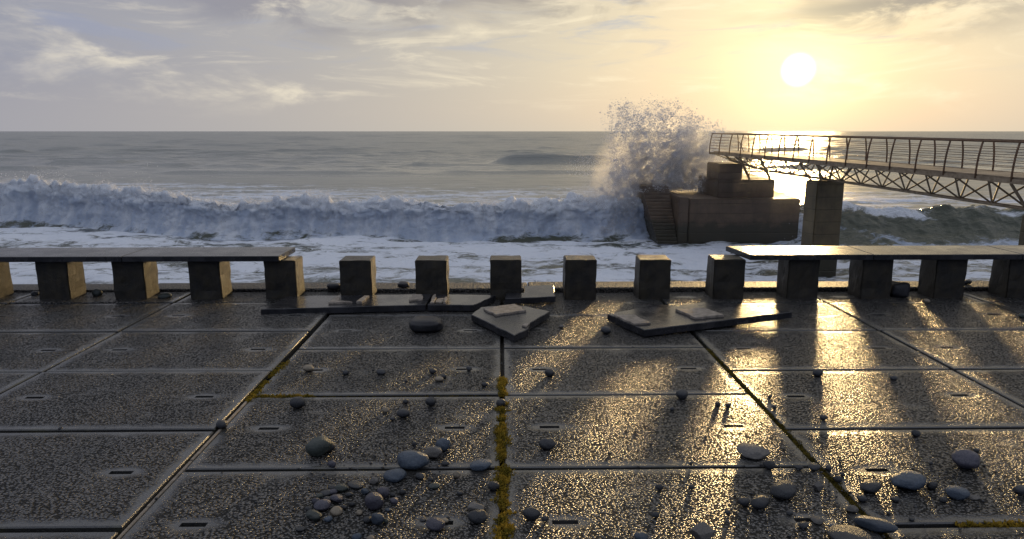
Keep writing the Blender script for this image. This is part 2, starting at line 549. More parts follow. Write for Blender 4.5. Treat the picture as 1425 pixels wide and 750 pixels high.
def mat_sea():
    m, t, out = new_mat('sea_water_and_foam')
    pos = t.node('ShaderNodeNewGeometry').outputs['Position']
    fo = t.node('ShaderNodeAttribute', attribute_name='foam').outputs['Fac']
    x, y, z = t.sep(pos)
    # ripples that grow with distance from the shore
    p1 = t.v('MULTIPLY', pos, (0.55, 1.0, 1.0))
    r1 = t.noise(p1, 1.9, 5.0, 0.6, 0.3)
    r2 = t.noise(t.v('MULTIPLY', pos, (0.35, 1.0, 1.0)), 0.24, 5.0, 0.62, 0.2)
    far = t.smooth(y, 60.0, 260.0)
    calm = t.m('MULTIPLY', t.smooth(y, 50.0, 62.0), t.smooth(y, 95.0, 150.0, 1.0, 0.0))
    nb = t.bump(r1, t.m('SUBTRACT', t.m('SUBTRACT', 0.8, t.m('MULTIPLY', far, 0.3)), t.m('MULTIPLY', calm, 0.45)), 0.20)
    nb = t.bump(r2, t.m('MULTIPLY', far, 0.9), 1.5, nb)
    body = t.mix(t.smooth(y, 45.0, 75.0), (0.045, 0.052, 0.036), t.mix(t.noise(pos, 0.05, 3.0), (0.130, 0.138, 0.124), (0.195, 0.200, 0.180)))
    water = t.node('ShaderNodeBsdfPrincipled', {'Base Color': body, 'Roughness': t.m('ADD', 0.14, t.m('MULTIPLY', t.m('MAXIMUM', far, calm), 0.16)), 'IOR': 1.33, 'Normal': nb})
    # foam lace
    warp = t.v('ADD', p1, t.v('SCALE', t.noise(p1, 0.5, 3.0, out=1), scale=2.2))
    f1 = t.voro(warp, 1.05, 'SMOOTH_F1')
    lace = t.m('MULTIPLY', f1, 0.9)
    fn = t.noise(warp, 1.4, 7.0, 0.68, 0.8)
    fn2 = t.noise(p1, 6.5, 4.0, 0.6)
    cover = t.m('ADD', t.m('ADD', t.m('MULTIPLY', fn, 0.85), t.m('MULTIPLY', lace, 0.28)), t.m('MULTIPLY', fn2, 0.18))
    mask = t.smooth(t.m('ADD', cover, t.m('SUBTRACT', fo, 1.12)), 0.0, 0.22)
    mask = t.m('MULTIPLY', mask, t.smooth(fo, 0.02, 0.2))
    fh = t.noise(pos, 5.0, 6.0, 0.7)
    th = t.node('ShaderNodeAttribute', attribute_name='thick_shade').outputs['Fac']
    fcol = t.mix(fh, (0.70, 0.76, 0.83), (0.88, 0.91, 0.95))
    thn = t.smooth(t.m('ADD', th, t.m('MULTIPLY', t.m('SUBTRACT', t.noise(t.v('MULTIPLY', pos, (1.0, 0.5, 0.6)), 1.7, 5.0, 0.65, 0.6), 0.5), 1.1)), 0.15, 0.85)
    fcol = t.mix(thn, (0.45, 0.53, 0.66), fcol)  # blue-grey for thin foam, also painting shade onto the wave face
    fb = t.bump(t.m('ADD', fh, cover), 0.8, 0.22)
    foam = t.node('ShaderNodeBsdfPrincipled', {'Base Color': fcol, 'Roughness': 0.55, 'IOR': 1.33, 'Normal': fb})
    trn = t.node('ShaderNodeBsdfTranslucent', {'Color': (0.80, 0.84, 0.88), 'Normal': fb})
    foam2 = t.node('ShaderNodeMixShader', {0: 0.24, 1: foam.outputs[0], 2: trn.outputs[0]})
    mx = t.node('ShaderNodeMixShader', {0: mask, 1: water.outputs[0], 2: foam2.outputs[0]})
    t.l.new(mx.outputs[0], out.inputs['Surface'])
    return m


def mat_spray():
    m, t, out = new_mat('white_spray')
    d = t.node('ShaderNodeBsdfDiffuse', {'Color': (0.88, 0.89, 0.92)})
    tr = t.node('ShaderNodeBsdfTranslucent', {'Color': (0.90, 0.90, 0.91)})
    mx = t.node('ShaderNodeMixShader', {0: 0.62, 1: d.outputs[0], 2: tr.outputs[0]})
    tp = t.node('ShaderNodeBsdfTransparent', {'Color': (0.95, 0.96, 0.97)})
    m2 = t.node('ShaderNodeMixShader', {0: 0.38, 1: mx.outputs[0], 2: tp.outputs[0]})
    t.l.new(m2.outputs[0], out.inputs['Surface'])
    return m


M_MOSS, M_MOSS2, M_SEA, M_SPRAY = mat_moss(), mat_moss_dark(), mat_sea(), mat_spray()

# ------------------------------------------------------------------ sea
SEA_Z = -5.3


def toe_y(X):
    y = np.interp(X, [-80, -60, -38, -29, -20, -5, 7, 12, 19, 26, 45, 80], [60, 57, 53, 51, 47.4, 45.6, 45.4, 45.6, 43.5, 41.5, 40, 38])
    return y + 1.6 * perlin(np.asarray(X) / 9.0, 3.3, 0.0) + 0.5 * perlin(np.asarray(X) / 2.5, 8.3, 0.0)


def sea_height(X, Y):
    near = 1 - sstep(Y, 46, 62)
    h = near * (0.62 * fbm(X / 7.0, Y / 3.2, 1.0, 4) + 0.20 * fbm(X / 1.6, Y / 0.9, 2.0, 3))
    h = h + sstep(Y, 48, 70) * (0.26 * fbm(X / 6.0, Y / 3.0, 3.0, 3)) * (1 - sstep(Y, 60, 120) * 0.4)
    farm = sstep(Y, 95, 150)
    h = h + farm * (0.75 * fbm(X / 26.0, Y / 11.0, 4.0, 4) + 0.32 * fbm(X / 6.0, Y / 3.0, 6.0, 3))
    rr = np.random.default_rng(3)
    yc = 118.0
    while yc < 1500:
        amp = 0.30 + 0.0010 * yc + rr.uniform(0, 0.45)
        wid = 1.6 + 0.013 * yc
        sc = 12 + 0.10 * yc
        sd = rr.uniform(0, 40)
        sl = np.abs(Y[:, 0] - yc) < 0.07 * yc + 4.5 * wid
        Xs, Ys = X[sl], Y[sl]
        yy = yc + 0.05 * yc * perlin(Xs / (sc * 1.6), sd, 2.0) + 0.012 * yc * perlin(Xs / (sc * 0.4), sd, 9.0)
        mask = sstep(fbm(Xs / sc, sd + 4.0, 7.0, 3), 0.0, 0.30)
        s = (Ys - yy) / wid
        h[sl] += amp * mask * np.where(s < 0, np.exp(-(s * 1.5) ** 2), np.exp(-(s * 0.6) ** 2))
        yc *= rr.uniform(1.07, 1.13)
    # the one darker, higher swell seen left of the burst
    s = (Y - 158.0 - 6 * perlin(X / 30.0, 2.2, 2.0)) / 4.2
    msk = sstep(X, -4, 3) * (1 - sstep(X, 22, 32)) * 1.5 + 0.7 * sstep(perlin(X / 16.0, 5.5, 1.0), 0.05, 0.3) * (1 - sstep(X, -8, 0))
    h = h + msk * np.where(s < 0, np.exp(-(s * 1.5) ** 2), np.exp(-(s * 0.6) ** 2))
    return h


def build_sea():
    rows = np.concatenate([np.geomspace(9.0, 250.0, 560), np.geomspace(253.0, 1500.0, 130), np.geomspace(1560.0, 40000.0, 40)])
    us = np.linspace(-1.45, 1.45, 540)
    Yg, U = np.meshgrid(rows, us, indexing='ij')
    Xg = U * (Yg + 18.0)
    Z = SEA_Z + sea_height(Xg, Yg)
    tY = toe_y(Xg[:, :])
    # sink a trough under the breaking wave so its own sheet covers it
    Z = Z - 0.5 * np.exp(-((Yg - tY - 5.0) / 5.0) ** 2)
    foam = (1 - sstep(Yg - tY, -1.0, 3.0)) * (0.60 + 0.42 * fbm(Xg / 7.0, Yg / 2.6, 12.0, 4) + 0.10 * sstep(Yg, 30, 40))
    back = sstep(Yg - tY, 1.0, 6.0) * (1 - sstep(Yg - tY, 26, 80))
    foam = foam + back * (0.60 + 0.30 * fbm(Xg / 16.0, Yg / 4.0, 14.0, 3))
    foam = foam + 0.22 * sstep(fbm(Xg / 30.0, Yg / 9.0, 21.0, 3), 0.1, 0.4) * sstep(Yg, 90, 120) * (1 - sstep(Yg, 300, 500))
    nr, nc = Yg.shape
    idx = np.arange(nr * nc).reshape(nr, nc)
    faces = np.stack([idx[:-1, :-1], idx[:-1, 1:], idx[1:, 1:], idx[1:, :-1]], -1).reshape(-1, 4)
    me = np_mesh('sea', np.stack([Xg, Yg, Z], -1).reshape(-1, 3), faces, M_SEA, True, {'foam': np.clip(foam, 0, 1).ravel(), 'thick_shade': (0.80 - 0.25 * sstep(Yg - tY, 2, 8)).ravel()})
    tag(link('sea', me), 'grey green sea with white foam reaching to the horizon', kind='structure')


def wave_height(X):
    return np.interp(X, [-80, -45, -38, -29, -20, -5, 7, 11, 20, 25, 29, 33, 40, 80], [2.8, 2.9, 2.9, 2.7, 2.3, 2.2, 2.5, 2.6, 2.0, 1.9, 2.5, 2.1, 2.2, 2.2]) * (1 + 0.38 * perlin(np.asarray(X) / 6.5, 1.1, 5.0) + 0.12 * perlin(np.asarray(X) / 1.4, 6.1, 5.0))


def build_wave():
    xs = np.concatenate([np.arange(-75, -45, 0.16), np.arange(-45, 46, 0.085), np.arange(46, 75, 0.16)])
    tt = np.linspace(0, 1, 84)
    ko = np.array([0.0, 0.12, 0.25, 0.40, 0.50, 0.62, 0.76, 0.90, 1.0])
    off_f = np.interp(tt, ko, [-0.5, 0.35, 0.85, 0.80, 1.10, 2.7, 5.5, 9.5, 14.0])
    hgt_f = np.interp(tt, ko, [-0.12, 0.16, 0.46, 0.80, 1.0, 0.90, 0.55, 0.18, -0.12])
    off_g = np.interp(tt, ko, [-2.0, -0.6, 0.9, 2.3, 3.2, 4.6, 7.0, 10.0, 14.0])
    hgt_g = np.interp(tt, ko, [-0.12, 0.08, 0.32, 0.74, 1.0, 0.86, 0.52, 0.18, -0.12])
    X, T = np.meshgrid(xs, tt, indexing='ij')
    green = sstep(X, 14, 21)
    off = off_f[None] * (1 - green) + off_g[None] * green
    hg = hgt_f[None] * (1 - green) + hgt_g[None] * green
    Hc = wave_height(xs)[:, None]
    Y = toe_y(xs)[:, None] + off * (0.8 + 0.2 * Hc / 2.4)
    Z = SEA_Z + hg * Hc
    P = np.stack([X, Y, Z], -1)
    dX = np.gradient(P, axis=0)
    dT = np.gradient(P, axis=1)
    N = np.cross(dX, dT)
    N /= np.linalg.norm(N, axis=-1, keepdims=True) + 1e-9
    # foam: the white roller on the left, streaked green face on the right
    face = sstep(T, 0.02, 0.12) * (1 - sstep(T, 0.56, 0.80))
    frag = fbm(X / 3.0, Z / 1.6, Y / 3.0, 4)
    foam_w = 0.58 + 0.40 * (1 - sstep(T, 0.5, 0.75)) + 0.45 * frag - 0.35 * (1 - sstep(T, 0.06, 0.16))
    foam_g = 0.44 + 0.62 * fbm(X / 5.0 + Z / 3.0, Z / 1.0, 4.0, 4) + 0.20 * sstep(T, 0.38, 0.47) * (1 - sstep(T, 0.5, 0.6)) + 0.40 * (1 - sstep(T, 0.02, 0.24)) - 0.10 * sstep(X, 24, 30)
    foam = foam_w * (1 - green) + foam_g * green
    thick_shade = 0.42 + 1.0 * sstep(T, 0.34, 0.46) + 0.30 * fbm(X / 2.6, Y / 2.6, Z / 1.1, 3) + 0.60 * fbm(X / 0.8, Y / 4.0, Z / 3.2, 3) - 0.1 * green  # dark lower face, white crest: thin foam plus backlit contrast put into colour
    bil = fbm(X / 1.15, Y / 1.3, Z / 1.0, 5, 0.5, True)
    b2 = fbm(X / 5.0, Y / 5.0, Z / 3.0, 2)
    amp = face * (1 - 0.72 * green) * (0.55 + 0.45 * sstep(T, 0.22, 0.4))
    disp = amp * (0.80 * bil + 0.45 * b2) + 0.10 * fbm(X / 0.5, Y / 0.5, Z / 0.5, 2) * face
    P = P + N * disp[..., None]
    nr, nc = X.shape
    idx = np.arange(nr * nc).reshape(nr, nc)
    faces = np.stack([idx[:-1, :-1], idx[1:, :-1], idx[1:, 1:], idx[:-1, 1:]], -1).reshape(-1, 4)
    me = np_mesh('breaking_wave', P.reshape(-1, 3), faces, M_SEA, True, {'foam': np.clip(foam, 0, 1.3).ravel(), 'thick_shade': thick_shade.ravel()})
    tag(link('breaking_wave', me), 'long breaking wave with tumbling white foam rolling towards the sea wall', 'wave', kind='stuff')
    return P


TET = np.array([(1, 1, 1), (1, -1, -1), (-1, 1, -1), (-1, -1, 1)], dtype=np.float32) / 1.2
OCT = np.array([(1, 0, 0), (-1, 0, 0), (0, 1, 0), (0, -1, 0), (0, 0, 1), (0, 0, -1)], dtype=np.float32)
TETF = np.array([(0, 1, 2), (0, 3, 1), (0, 2, 3), (1, 3, 2)])
OCTF = np.array([(0, 2, 4), (2, 1, 4), (1, 3, 4), (3, 0, 4), (2, 0, 5), (1, 2, 5), (3, 1, 5), (0, 3, 5)])


def droplets(name, pts, rad, base=OCT, bf=OCTF):
    n = len(pts)
    q = RNG.normal(size=(n, 4))
    q /= np.linalg.norm(q, axis=1, keepdims=True)
    w, x, y, z = q.T
    Rm = np.stack([1 - 2 * (y * y + z * z), 2 * (x * y - z * w), 2 * (x * z + y * w), 2 * (x * y + z * w), 1 - 2 * (x * x + z * z), 2 * (y * z - x * w), 2 * (x * z - y * w), 2 * (y * z + x * w), 1 - 2 * (x * x + y * y)], -1).reshape(n, 3, 3)
    v = np.einsum('nij,kj->nki', Rm, base) * rad[:, None, None] + pts[:, None, :]
    f = bf[None] + (np.arange(n) * len(base))[:, None, None]
    return np_mesh(name, v.reshape(-1, 3), f.reshape(-1, 3), M_SPRAY)


def build_splash():
    ex = [838, 845, 853, 862, 875, 888, 897, 905, 920, 935, 950, 960, 968, 985, 1005, 1022, 1035]
    ey = [300, 240, 178, 152, 160, 170, 156, 146, 152, 158, 160, 148, 166, 172, 180, 192, 225]
    tx = [7.43 + (a - 850) * 0.0493 for a in ex]
    tz = [2.73 - (b - 160) * 0.0486 for b in ey]
    zb = SEA_Z + 0.3
    out, rad = [], []
    # jets thrown up and outwards from the foot of the platform
    for j in range(112):
        xt = RNG.uniform(6.8, 16.4)
        x0 = 10.6 + (xt - 11.2) * RNG.uniform(0.35, 0.75)
        y0, yt = RNG.uniform(46.2, 48.6), (RNG.uniform(48.6, 50.6) if xt > 12.8 else RNG.uniform(45.8, 50.2))
        zt = zb + (np.interp(xt, tx, tz) - zb) * (RNG.uniform(0.80, 1.10) if j % 3 else RNG.uniform(0.5, 0.85))
        m = int(RNG.uniform(1700, 3900))
        t = RNG.beta(1.5, 1.15, m)
        w = 0.10 + 0.30 * t * RNG.uniform(0.5, 1.3)
        px = x0 + (xt - x0) * t ** 1.25 + RNG.normal(0, 1, m) * w
        py = y0 + (yt - y0) * t + RNG.normal(0, 1, m) * w
        pz = zb + (zt - zb) * (1 - (1 - t) ** 1.5) + RNG.normal(0, 1, m) * 0.16
        wx = fbm(px / 0.9, py / 0.9, pz / 0.9 + j, 3)
        wz = fbm(px / 0.9 + 31, py / 0.9, pz / 0.9 + j, 3)
        px = px + 0.9 * wx * (0.3 + t)
        pz = pz + 0.7 * wz * (0.3 + t)
        cl = fbm(px / 0.45, py / 0.45, pz / 0.45, 2)
        k = cl > np.interp(t, [0, 0.5, 1], [-0.25, -0.05, 0.06]) + RNG.uniform(-0.1, 0.1, m)
        out.append(np.stack([px, py, pz], -1)[k])
        rad.append(np.clip(RNG.lognormal(math.log(0.0135), 0.5, k.sum()), 0.008, 0.06))
    # boiling white mass in the lower half
    n = 420000
    X = RNG.uniform(6.6, 16.4, n)
    Y = RNG.uniform(45.4, 50.5, n)
    top = zb + (np.interp(X, tx, tz) - zb) * 0.62
    u = RNG.uniform(0, 1.0, n)
    Z = zb + (top - zb) * u
    n1 = fbm(X / 1.3, Y / 1.5, Z / 1.6, 4, 0.55)
    n2 = fbm(X / 0.42 + 20, Y / 0.6, Z / 0.55, 3, 0.6)
    keep = 1.2 * n1 + 0.8 * n2 > np.interp(u, [0, 0.4, 0.8, 1.0], [-0.25, 0.0, 0.25, 0.5]) + RNG.uniform(-0.15, 0.15, n)
    Pb = np.stack([X, Y, Z], -1)[keep]
    Pb = Pb[RNG.choice(len(Pb), min(len(Pb), 105000), False)]
    out.append(Pb)
    rad.append(np.clip(RNG.lognormal(math.log(0.016), 0.45, len(Pb)), 0.009, 0.05))
    # fine mist drifting off to the windward side and over the roller
    k = 20000
    mx = 6.9 + RNG.normal(0, 1.0, k)
    mz = -3.6 + np.abs(RNG.normal(0, 2.0, k))
    my = RNG.uniform(45.5, 49.5, k)
    nn = fbm(mx / 1.2, my / 1.2, mz / 1.2, 3)
    kp = (nn > -0.05 + RNG.uniform(-0.2, 0.2, k)) & (mz < 1.6)
    out.append(np.stack([mx, my, mz], -1)[kp]); rad.append(np.full(kp.sum(), 0.014))
    P, r = np.concatenate(out), np.concatenate(rad)
    # nothing inside the platform, the steps or the bridge
    ins = (P[:, 0] > 9.0) & (P[:, 1] < 50.2) & (P[:, 1] > 42.8) & (P[:, 2] < -2.3) & (P[:, 0] < 18.8)
    ins |= (P[:, 0] > 13.4) & (P[:, 2] < 1.5) & (P[:, 1] < 48.2)
    me = droplets('sea_spray', P[~ins], r[~ins], TET, TETF)
    tag(link('sea_spray', me), 'tall burst of white spray thrown up against the concrete platform', 'spray', kind='stuff')


def build_mist():
    # spray hanging in the air round the platform: soft edged, densest at the burst
    m, t, outn = new_mat('spray_mist')
    pos = t.node('ShaderNodeNewGeometry').outputs['Position']
    c, rad = (13.0, 45.5, -1.2), (12.0, 12.5, 5.8)
    q = t.v('MULTIPLY', t.v('SUBTRACT', pos, c), tuple(1 / a for a in rad))
    fall = t.m('MAXIMUM', t.m('SUBTRACT', 1.0, t.v('DOT_PRODUCT', q, q)), 0.0)
    fall = t.m('MULTIPLY', fall, fall)
    q2 = t.v('MULTIPLY', t.v('SUBTRACT', pos, (10.8, 47.9, -1.4)), (1 / 4.8, 1 / 2.8, 1 / 4.3))
    f2 = t.m('MAXIMUM', t.m('SUBTRACT', 1.0, t.v('DOT_PRODUCT', q2, q2)), 0.0)
    n = t.noise(pos, 0.55, 3.0, 0.6)
    den = t.m('ADD', t.m('MULTIPLY', fall, 0.006), t.m('MULTIPLY', t.m('MULTIPLY', f2, t.smooth(n, 0.36, 0.64)), 0.8))
    vol = t.node('ShaderNodeVolumePrincipled', {'Color': (0.97, 0.97, 0.98), 'Density': den, 'Anisotropy': 0.72})
    t.l.new(vol.outputs[0], outn.inputs['Volume'])
    bm = bmesh.new()
    bmesh.ops.create_icosphere(bm, subdivisions=4, radius=1.0)
    for v in bm.verts:
        v.co = Vector((v.co.x * rad[0] * 1.02, v.co.y * rad[1] * 1.02, v.co.z * rad[2] * 1.02))
    o = link('spray_mist', bm_mesh('spray_mist', bm, m), None, c)
    tag(o, 'thin bright mist of sea spray hanging round the concrete platform', 'mist', kind='stuff')


def build_crest_spray(P):
    # droplets torn off the crest of the roller
    xs = P[:, :, 0]
    k = 120000
    i = RNG.integers(0, P.shape[0], k)
    fj = np.where(RNG.uniform(0, 1, k) < 0.55, RNG.normal(0.47, 0.06, k), RNG.uniform(0.08, 0.62, k))
    j = np.clip((fj * P.shape[1]).astype(int), 0, P.shape[1] - 1)
    base = P[i, j]
    sel = base[:, 0] < 17 + RNG.normal(0, 3, k)
    nn = fbm(base[:, 0] / 2.2, base[:, 1] / 2.0, 3.0, 3)
    sel &= nn > -0.05 + RNG.uniform(-0.2, 0.2, k)
    base = base[sel]
    nn = nn[sel]
    m = len(base)
    up = RNG.exponential(0.22, m) * (0.6 + 1.6 * np.clip(nn, 0, 1))
    pts = base + np.stack([RNG.normal(0, 0.12, m), RNG.normal(0.1, 0.2, m), up], -1)
    ins = (pts[:, 0] > 9.0) & (pts[:, 0] < 18.8) & (pts[:, 1] > 42.8)
    pts = pts[~ins]
    r = np.clip(RNG.lognormal(math.log(0.016), 0.4, len(pts)), 0.010, 0.04)
    me = droplets('crest_spray', pts, r, TET, TETF)
    tag(link('crest_spray', me), 'fine white spray blown off the crest of the breaking wave', 'spray', kind='stuff')


build_sea()
WAVE_P = build_wave()
build_splash()
build_mist()
build_crest_spray(WAVE_P)

# ------------------------------------------------------------------ sea wall, pavement and kerb
wall = link('sea_wall', bm_mesh('sea_wall', box_bm(-40, 40, -30, 7.30, -9.0, -0.13), M_SEAWALL))
tag(wall, 'concrete sea wall carrying the promenade above the water', 'sea wall', kind='structure')
bed = link('joint_bedding', bm_mesh('joint_bedding', box_bm(-40, 40, -30, 7.02, -0.126, -0.052), M_BED))
tag(bed, 'dark bedding seen in the joints between paving slabs', kind='structure')

KERB_Y0, KERB_Y1 = 7.035, 7.34
kerb = empty('kerb', (0, 0, 0))
tag(kerb, 'gritty concrete kerb along the seaward edge of the promenade', 'kerb', kind='structure')
kx = -16.0
while kx < 16:
    L = 1.985
    b = box_bm(0, L - 0.008, KERB_Y0, KERB_Y1, -0.12, 0.045, 0.012)
    link('kerb_stone', bm_mesh('kerb_stone', b, M_KERB), kerb, (kx + 0.4, random.uniform(-0.004, 0.004), random.uniform(-0.004, 0.004)))
    kx += L


def slab_mesh(w, d, slots=True):
    hx, hy = w / 2, d / 2
    bv = 0.005
    bm = bmesh.new()
    xs = [-hx + bv, hx - bv]
    ys = [-hy + bv, hy - bv]
    if slots:
        sx, sl, sw = 0.525, 0.056, 0.016
        xs = [-hx + bv, -sx - sl, -sx + sl, sx - sl, sx + sl, hx - bv]
        ys = [-hy + bv, -sw, sw, hy - bv]
    g = [[bm.verts.new((x, y, 0)) for x in xs] for y in ys]
    for j in range(len(ys) - 1):
        for i in range(len(xs) - 1):
            q = (g[j][i], g[j][i + 1], g[j + 1][i + 1], g[j + 1][i])
            if slots and j == 1 and i in (1, 3):
                lo = [bm.verts.new((v.co.x, v.co.y, -0.045)) for v in q]
                for a in range(4):
                    b = (a + 1) % 4
                    bm.faces.new((q[b], q[a], lo[a], lo[b]))
                bm.faces.new(lo)
            else:
                bm.faces.new(q)
    rim = [g[0][i] for i in range(len(xs))] + [g[j][-1] for j in range(1, len(ys))] + [g[-1][i] for i in range(len(xs) - 2, -1, -1)] + [g[j][0] for j in range(len(ys) - 2, 0, -1)]
    def push(v, o, z):
        x = v.co.x; y = v.co.y
        if abs(x - xs[0]) < 1e-6: x -= o
        if abs(x - xs[-1]) < 1e-6: x += o
        if abs(y - ys[0]) < 1e-6: y -= o
        if abs(y - ys[-1]) < 1e-6: y += o
        return bm.verts.new((x, y, z))
    r1 = [push(v, bv, -0.006) for v in rim]
    r2 = [bm.verts.new((v.co.x, v.co.y, -0.050)) for v in r1]
    n = len(rim)
    for a, b in ((rim, r1), (r1, r2)):
        for i in range(n):
            j = (i + 1) % n
            bm.faces.new((a[j], a[i], b[i], b[j]))
    bmesh.ops.recalc_face_normals(bm, faces=list(bm.faces))
    return bm_mesh('paving_slab', bm, M_SLAB)


GAP_X, GAP_Y = 0.028, 0.030
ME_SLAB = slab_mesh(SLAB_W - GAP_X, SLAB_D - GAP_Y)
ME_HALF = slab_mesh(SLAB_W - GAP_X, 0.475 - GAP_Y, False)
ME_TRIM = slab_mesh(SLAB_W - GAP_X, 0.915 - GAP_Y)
pave = empty('pavement', (0, 0, 0))
tag(pave, 'wet promenade pavement of large exposed aggregate slabs', kind='structure')
rs = random.Random(21)
for c in range(-7, 7):
    xc = (c + 0.5) * SLAB_W
    central = c in (-1, 0)
    lift = 0.020 if c <= -2 else (0.002 if c >= 1 else 0.0)
    if central:
        rows = [(6.115 + 0.455, ME_TRIM)] + [(6.115 - SLAB_D * (k + 0.5), ME_SLAB) for k in range(0, 9)]
    else:
        rows = [(6.555 + 0.2365, ME_HALF)] + [(6.555 - SLAB_D * (k + 0.5), ME_SLAB) for k in range(0, 9)]
    for yc, me in rows:
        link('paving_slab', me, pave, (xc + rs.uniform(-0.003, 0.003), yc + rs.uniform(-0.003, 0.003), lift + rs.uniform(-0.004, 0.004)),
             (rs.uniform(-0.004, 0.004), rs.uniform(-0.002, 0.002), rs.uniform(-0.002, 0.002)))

# pale strips added in two open joints, imitating sunlit slab edges
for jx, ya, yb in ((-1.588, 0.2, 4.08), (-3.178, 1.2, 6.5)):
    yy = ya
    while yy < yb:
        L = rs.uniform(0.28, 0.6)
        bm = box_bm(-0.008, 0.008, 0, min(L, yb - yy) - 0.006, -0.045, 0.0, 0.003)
        link('lit_edge_strip', bm_mesh('lit_edge_strip', bm, M_MORTAR), pave, (jx + rs.uniform(-0.002, 0.002), yy, 0.006 + rs.uniform(-0.004, 0.004)))
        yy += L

# ------------------------------------------------------------------ posts and benches
POST_W, POST_D, POST_H = 0.31, 0.27, 0.405
POST_Y = 6.70
PITCH = 0.741


def post_mesh(seed):
    bm = box_bm(-POST_W / 2, POST_W / 2, 0, POST_D, -0.045, POST_H, 0.0)
    bmesh.ops.subdivide_edges(bm, edges=list(bm.edges), cuts=5, use_grid_fill=True)
    bmesh.ops.bevel(bm, geom=[e for e in bm.edges if e.calc_face_angle(0) > 1.0], offset=0.008, segments=2, affect='EDGES')
    for v in bm.verts:
        p = v.co
        o = mnoise.noise_vector(Vector((p.x * 9 + seed * 7, p.y * 9, p.z * 9))) * 0.009
        o += mnoise.noise_vector(Vector((p.x * 30 + seed * 3, p.y * 30, p.z * 30))) * 0.004
        v.co += Vector((o.x, o.y, o.z * (0.5 if p.z > 0.39 else 0.2)))
    return bm_mesh('post', bm, M_POST, False)


POSTS = [post_mesh(s) for s in range(4)]


def post_x(k):
    return -4.56 + PITCH * k + POST_W / 2


def seat_mesh(L, skew0=0.0, skew1=0.0, y0=-0.07, y1=0.47):
    bm = bmesh.new()
    poly = [(0.004 + skew0, y0), (L - 0.004 + skew1, y0), (L - 0.004, y1), (0.004, y1)]
    bm.free()
    return bm_mesh('seat', prism_bm(poly, 0.0, 0.052, 0.005), M_SEAT)


def bench(label, ks, seams, skew_first=0.0):
    root = empty('stone_bench', (seams[0], POST_Y, 0))
    tag(root, label, 'bench', 'promenade benches on concrete posts')
    for k in ks:
        link('post', POSTS[k % 4], root, (post_x(k) - seams[0], 0, 0), (0, 0, random.uniform(-0.015, 0.015)))
    for i in range(len(seams) - 1):
        link('seat', seat_mesh(seams[i + 1] - seams[i], skew_first if i == 0 else 0.0), root,
             (seams[i] - seams[0], 0, 0.410 + random.uniform(0, 0.003)), (0, 0, random.uniform(-0.001, 0.001)))
    return root


bench('dark stone bench on posts whose sunlit side faces glow gold', range(-6, 4), (-8.2, -6.68, -5.19, -3.67, -2.155))
bench('dark stone bench with wet seat shining in the sun beside the footbridge', range(9, 16), (2.36, 3.65, 5.13, 6.62, 7.9), 0.07)
bare = {
    4: 'bare concrete post standing behind the cracked end of the long fallen seat slab',
    5: 'bare concrete post standing behind the broken joint of the long fallen seat slab',
    6: 'bare concrete post with a short broken seat piece resting against its foot',
    7: 'bare concrete post standing alone with no fallen slab at its foot',
    8: 'bare concrete post next to the post that carries the shining bench end',
}
bare[4] = 'bare concrete post with gold sunlit edge, next to the bench with glowing posts'
for k, lab in bare.items():
    o = link('concrete_post', POSTS[(k + 1) % 4], None, (post_x(k), POST_Y, 0), (0, 0, random.uniform(-0.02, 0.02)))
    tag(o, lab, 'post', 'bare bench posts without a seat')

# ------------------------------------------------------------------ fallen, broken seat slabs
T_SLAB = 0.058


def fallen(label, poly, z0, pads, tilt=(0, 0), jag=0.006, seed=1):
    cx = sum(p[0] for p in poly) / len(poly)
    cy = sum(p[1] for p in poly) / len(poly)
    loc = [(x - cx, y - cy) for x, y in poly]
    root = link('broken_seat_slab', bm_mesh('broken_seat_slab', prism_bm(loc, 0.0, T_SLAB, 0.005, jag, random.Random(seed)), M_SEAT), None, (cx, cy, z0), (tilt[0], tilt[1], 0))
    tag(root, label, 'slab', 'broken seat slabs fallen on the pavement')
    for i, (pp, th) in enumerate(pads):
        pl = [(x - cx, y - cy) for x, y in pp]
        bm = prism_bm(pl, T_SLAB + 0.001, T_SLAB + th, 0.004, 0.012, random.Random(seed * 10 + i))
        link('mortar_pad', bm_mesh('mortar_pad', bm, M_MORTAR), root)
    return root


fallen('long dark seat slab lying cracked with a mortar outline on top', [(-2.183, 6.106), (-0.712, 6.256), (-0.692, 6.675), (-1.30, 6.66), (-2.10, 6.60)], 0.012,
       [([(-1.613, 6.273), (-1.55, 6.27), (-1.40, 6.31), (-1.52, 6.34), (-1.55, 6.47), (-1.60, 6.56)], 0.022),
        ([(-1.36, 6.30), (-1.305, 6.29), (-1.28, 6.52), (-1.33, 6.53)], 0.026),
        ([(-0.876, 6.359), (-0.754, 6.382), (-0.785, 6.60), (-0.876, 6.60)], 0.020)], seed=2)
fallen('short dark seat slab with slanting end, butted against the long cracked slab', [(-0.690, 6.253), (-0.27, 6.236), (-0.19, 6.36), (-0.06, 6.63), (-0.672, 6.675)], 0.012,
       [([(-0.670, 6.27), (-0.63, 6.27), (-0.645, 6.60), (-0.665, 6.60)], 0.018), ([(-0.62, 6.30), (-0.565, 6.28), (-0.555, 6.45), (-0.61, 6.44)], 0.016), ([(-0.55, 6.27), (-0.525, 6.27), (-0.525, 6.47), (-0.545, 6.47)], 0.024)], seed=3)
fallen('small dark slab fragment propped against a bare post foot', [(0.03, 6.47), (0.52, 6.53), (0.53, 6.94), (0.225, 6.90), (0.215, 6.66), (0.04, 6.65)], 0.030, [], (0.06, 0.0), seed=4)
